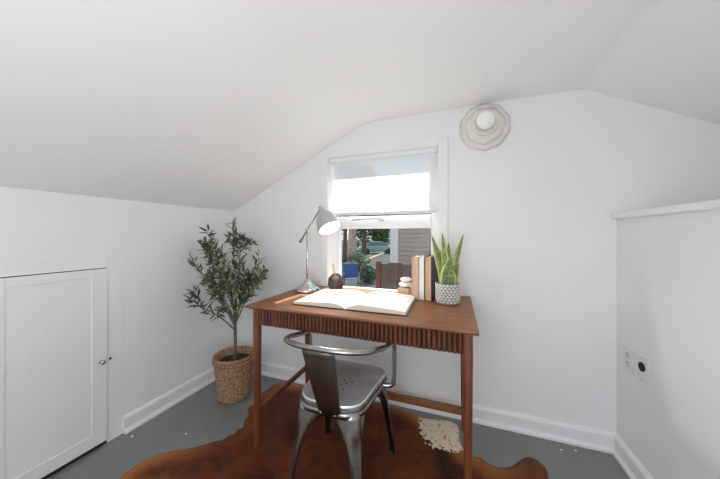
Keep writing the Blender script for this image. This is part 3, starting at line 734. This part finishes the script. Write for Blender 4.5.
# asphalt yard + kerb
a = gnd(330, 275); b = gnd(392, 250.5)
bm = bmesh.new(); k1 = gnd(346, 270); k2 = gnd(395, 250)
prism(bm, [(-9, 3.2), (-1.2, 3.2), (-1.2, 12), k2, k1, (-14, 13)], 'z', GZ, GZ + .02); o = obj('driveway', bm, 'asphalt'); o['kind'] = 'structure'
bm = bmesh.new(); dv = (Vector(k2) - Vector(k1)); nv = Vector((-dv.y, dv.x))* 1.0 if False else Vector((-dv.y, dv.x)).normalized() * .28; k0 = Vector(k1) - dv * .6
prism(bm, [tuple(k0), tuple(k2), tuple(Vector(k2) + nv), tuple(k0 + nv)], 'z', GZ, GZ + .16); o = obj('kerb', bm, 'concrete'); o['kind'] = 'structure'
# fence
FY = 5.0; x0 = at_Y(376.5, 262, FY)[0]; x1 = .9; zt = at_Y(390, 262.5, FY)[2]
t = thing('wooden_fence', 'dark brown board fence outside the window in front of the neighbouring house', 'fence', (x0, FY, GZ))
bm = bmesh.new(); x = .09; nb = int((x1 - x0) / .145)
for i in range(nb): box(bm, x, x + .138, -.012, .012 + .004 * (i % 2), .05, zt - GZ - .03 * (i % 3 == 0)); x += .145
obj('boards', bm, 'fence', t, bevel=.003)
for q in (0, 1.25): obj('post', B(q, q + .09, -.05, .04, 0, zt - GZ + .02), 'fence_red', t, bevel=.004)
for z in (.3, zt - GZ - .25): obj('rail', B(.09, x1 - x0, .02, .06, z, z + .09), 'fence_red', t)
# house
HY = 7.4; hx0 = at_Y(391.5, 240, HY)[0]
t = thing('neighbour_house', 'neighbouring house with taupe lap siding behind the fence', 'house', (hx0, HY, GZ))
HW, HD, HH = 5.5, 6.0, 2.9
bm = bmesh.new(); zz = 0
while zz < HH:
    prism(bm, [(0, zz), (-.02, zz), (-.004, zz + .125), (0, zz + .125)], 'x', .1, HW); zz += .125
box(bm, 0, HW, 0, HD, 0, HH); obj('siding_wall', bm, 'siding', t)
obj('corner_board', B(-.03, .20, -.035, .1, 0, HH), 'housetrim', t, bevel=.004)
bm = bmesh.new(); prism(bm, [(-.35, HH), (HW / 2, HH + 1.0), (HW + .35, HH), (HW + .35, HH + .12), (HW / 2, HH + 1.13), (-.35, HH + .12)], 'y', -.25, HD + .25); obj('roof', bm, 'roof', t)
wf = obj('window_frame', B(1.30, 2.2, -.06, -.0, .95, 2.4), 'housetrim', t); obj('window_pane', B(1.38, 2.12, -.064, -.058, 1.03, 2.32), 'darkglass', wf)
# trees
def leaf_cloud(bm, c, rx, ry, rz_, n, s, mi=0):
    for _ in range(n):
        d = Vector((random.gauss(0, 1), random.gauss(0, 1), random.gauss(0, 1))).normalized() * random.random() ** .33
        p = Vector((c[0] + d.x * rx, c[1] + d.y * ry, c[2] + d.z * rz_))
        a = Vector((random.gauss(0, 1), random.gauss(0, 1), random.gauss(0, 1))).normalized(); b = a.orthogonal().normalized()
        q = [p + a * s, p + b * s * .5, p - a * s, p - b * s * .5]
        bm.faces.new([bm.verts.new(x) for x in q]).material_index = mi
def tree(name, label, x, y, h, crown, rad, lm, tm, n=2200, ls=.16, tr=.2, cat='tree', low=.35):
    t = thing(name, label, cat, (x, y, GZ), group='trees outside the window')
    bm = bmesh.new(); P = smooth_path([(0, 0, 0), (.08, 0, h * .4), (-.05, .05, h * .85)], 6); tube(bm, P, [tr * (1 - .5 * i / len(P)) for i in range(len(P))], 10)
    for q in range(6):
        a = q * 1.05; s = P[min(len(P) - 2, 5 + q)]; tube(bm, [s, s + Vector((math.cos(a) * rad * .5, math.sin(a) * rad * .5, h * .15))], [tr * .35, tr * .1], 6)
    obj('trunk', bm, tm, t, smooth=True)
    bm = bmesh.new()
    for q in range(7):
        a = q * 2.4; r_ = rad * (.45 if q else 0)
        leaf_cloud(bm, (r_ * math.cos(a), r_ * math.sin(a), h * (low + .1 * q)), rad * .7, rad * .7, crown * .34, n // 7, ls)
    obj('crown', bm, lm, t)
Y_ = 20.5; p = at_Y(344.5, 250, Y_); tree('yard_tree', 'dark brown tree trunk at the left edge of the window view', p[0], Y_, 8.5, 2.4, 1.0, 'leaf_a', 'trunk', 600, .16, .2, low=.85)
Y_ = 24; p = at_Y(351.8, 250, Y_); tree('yard_tree', 'thick tree with pale pinkish bark just right of the dark trunk', p[0], Y_, 10.5, 2.8, 1.6, 'leaf_b', 'trunk_pink', 700, .16, .46, low=.85)
for i, (px, Y_, h, cr, rd, lm, lb, lw_) in enumerate([(363, 56, 12, 10, 4.2, 'leaf_a', 'dark teal tree across the street behind the parked car', .25), (396, 74, 15, 12, 6, 'leaf_a', 'far dark tree beside the house corner', .25),
                                                 (381, 42, 10, 9, 2.0, 'leaf_b', 'lighter green tree behind the car, beside the house corner', .2), (364, 29, 8.5, 4, 1.7, 'leaf_b', 'green tree in front of the street, hanging over the left end of the car', .5),
                                                 (336, 78, 15, 12, 6, 'leaf_a', 'far dark tree seen at the left edge of the window', .25)]):
    p = at_Y(px, 240, Y_); tree('street_tree', lb, p[0], Y_, h, cr, rd, lm, 'trunk', 3500, .3, .3, low=lw_)
# bushes
for px, py, s, lb in ((368.5, 273, .55, 'bright green bush by the driveway left of the fence'), (359, 262, .9, 'green hedge bush in front of the parked car'), (433, 268, .8, 'pale flowering bush right of the house wall')):
    x, y = gnd(px, py + 10)
    if px == 433: x, y = at_Y(431, 250, 6.3)[:2]
    t = thing('garden_bush', lb, 'bush', (x, y, GZ), group=None)
    bm = bmesh.new(); hh = 1.9 if px == 433 else s * 1.5
    leaf_cloud(bm, (0, 0, hh * .5), s * .8 if px != 433 else .3, s * .8 if px != 433 else .3, hh * .5, 900, .06); obj('foliage', bm, 'leaf_b', t)
    bm = bmesh.new()
    for q in range(5): tube(bm, [(0, 0, 0), (.2 * s * math.cos(q * 1.3), .2 * s * math.sin(q * 1.3), hh * .6)], .02, 5)
    obj('stem', bm, 'trunk', t)
    if px == 433:
        bm = bmesh.new(); leaf_cloud(bm, (0, 0, hh * .6), .32, .32, hh * .42, 260, .045); obj('blossom', bm, 'pot_white', t)
# parked car
x, y = gnd(377, 253.5); t = thing('parked_car', 'pale teal car parked on the street beyond the kerb', 'car', (x, y, GZ), YAW + R(4))
def car_profile(pts_, w0, w1, z_split):
    pass
bm = bmesh.new(); body = [(-2.2, .35), (-2.25, .75), (-2.1, .92), (-1.2, .98), (1.1, 1.0), (2.0, .92), (2.25, .7), (2.2, .35)]
prism(bm, body, 'y', -.85, .85); obj('body', bm, 'car', t, bevel=.08, seg=3)
bm = bmesh.new(); A_ = [(-1.35, .97), (-.75, 1.45), (.65, 1.47), (1.35, .99)]
v1 = [bm.verts.new((a_[0], -.78 + (.14 if a_[1] > 1.2 else 0), a_[1])) for a_ in A_]; v2 = [bm.verts.new((a_[0], .78 - (.14 if a_[1] > 1.2 else 0), a_[1])) for a_ in A_]
bm.faces.new(v1); bm.faces.new(v2[::-1])
for i in range(4): bm.faces.new((v1[i], v1[(i + 1) % 4], v2[(i + 1) % 4], v2[i]))
cb = obj('cabin', bm, 'darkglass', t, bevel=.03); obj('roof_panel', B(-.72, .62, -.63, .63, 1.45, 1.50), 'car', cb, bevel=.02)
for wx in (-1.35, 1.35):
    for sy in (-.8, .8):
        bm = bmesh.new(); lathe(bm, [(.2, -.1), (.33, -.1), (.34, 0), (.33, .1), (.2, .1)], 24); obj('wheel', bm, 'tyre', t, smooth=True, loc=(wx, sy, .34), rot=(R(90), 0, 0))
# blue garden chair
x, y = gnd(351.5, 287.5); t = thing('garden_chair', 'bright blue fabric garden chair on the driveway below the window', 'chair', (x, y, GZ), YAW + R(10))
bm = bmesh.new(); prism(bm, [(-.30, .42), (.25, .38), (.32, .42), (.25, .40), (-.30, .45)], 'x', -.32, .32); obj('seat', bm, 'blue', t, bevel=.01)
bm = bmesh.new(); prism(bm, [(.28, .42), (.46, 1.02), (.49, 1.0), (.32, .41)], 'x', -.36, .36); obj('backrest', bm, 'blue', t, bevel=.015)
for sx in (-.34, .34):
    bm = bmesh.new(); tube(bm, [(sx, -.30, 0), (sx, -.28, .62), (sx, .35, .64)], .018, 8); obj('arm', bm, 'chair_metal', t)
    bm = bmesh.new(); tube(bm, [(sx, .42, 0), (sx, .22, .42), (sx, .47, 1.03)], .018, 8); obj('leg', bm, 'chair_metal', t)

# ------------------------------------------------------------------ light
W_ = bpy.data.worlds.new('world'); S.world = W_; W_.use_nodes = True
nt = W_.node_tree; bg = nt.nodes['Background']
sky = nt.nodes.new('ShaderNodeTexSky'); sky.sky_type = 'NISHITA'; sky.sun_disc = False; sky.sun_elevation = R(56); sky.sun_rotation = R(180)
hs = nt.nodes.new('ShaderNodeHueSaturation'); hs.inputs['Saturation'].default_value = .55; hs.inputs['Value'].default_value = 1
nt.links.new(sky.outputs[0], hs.inputs['Color']); nt.links.new(hs.outputs[0], bg.inputs['Color']); bg.inputs['Strength'].default_value = .42
def light(name, kind, loc, rot, energy, col=(1, 1, 1), sx=1, sy=1, **k):
    l = bpy.data.lights.new(name, kind); l.energy = energy; l.color = col
    if kind == 'AREA': l.shape = 'RECTANGLE'; l.size = sx; l.size_y = sy
    o = bpy.data.objects.new(name, l); C.objects.link(o); o.location = loc; o.rotation_euler = rot
    return o
sd = Vector((-.085, -1, -1.3)).normalized()
o = light('sun', 'SUN', (0, 6, 9), sd.to_track_quat('-Z', 'Y').to_euler(), 14, (1, .96, .9)); o.data.angle = R(.55)
light('rear_fill', 'AREA', ((RW[0] + RW[1]) / 2, BACK + .02, (RW[2] + RW[3]) / 2), (R(90), 0, 0), 3.5, (.97, .985, 1), RW[1] - RW[0], RW[3] - RW[2])  # added fill at the invented rear opening, no real window known
o = light('room_fill', 'POINT', (-.25, -.15, .95), (0, 0, 0), 16.5, (.975, .985, 1)); o.data.shadow_soft_size = .3  # added soft fill near the camera, brightens the side walls
light('uplight_fill', 'AREA', (-.1, -.75, .5), (R(180), 0, 0), 17, (.97, .985, 1), 1.2, .8)  # invented source behind the camera, added to lift the ceiling

o = light('stair_fill', 'POINT', (1.4, .6, .8), (0, 0, 0), 2.0, (.98, .99, 1)); o.data.shadow_soft_size = .15  # extra unseen light, added to keep the stair side from going dark
S.view_settings.view_transform = 'Standard'; S.view_settings.look = 'None'; S.view_settings.gamma = 1
S.view_settings.use_curve_mapping = False; S.view_settings.exposure = -.13
S.cycles.max_bounces = 10; S.cycles.diffuse_bounces = 6; S.cycles.transparent_max_bounces = 12
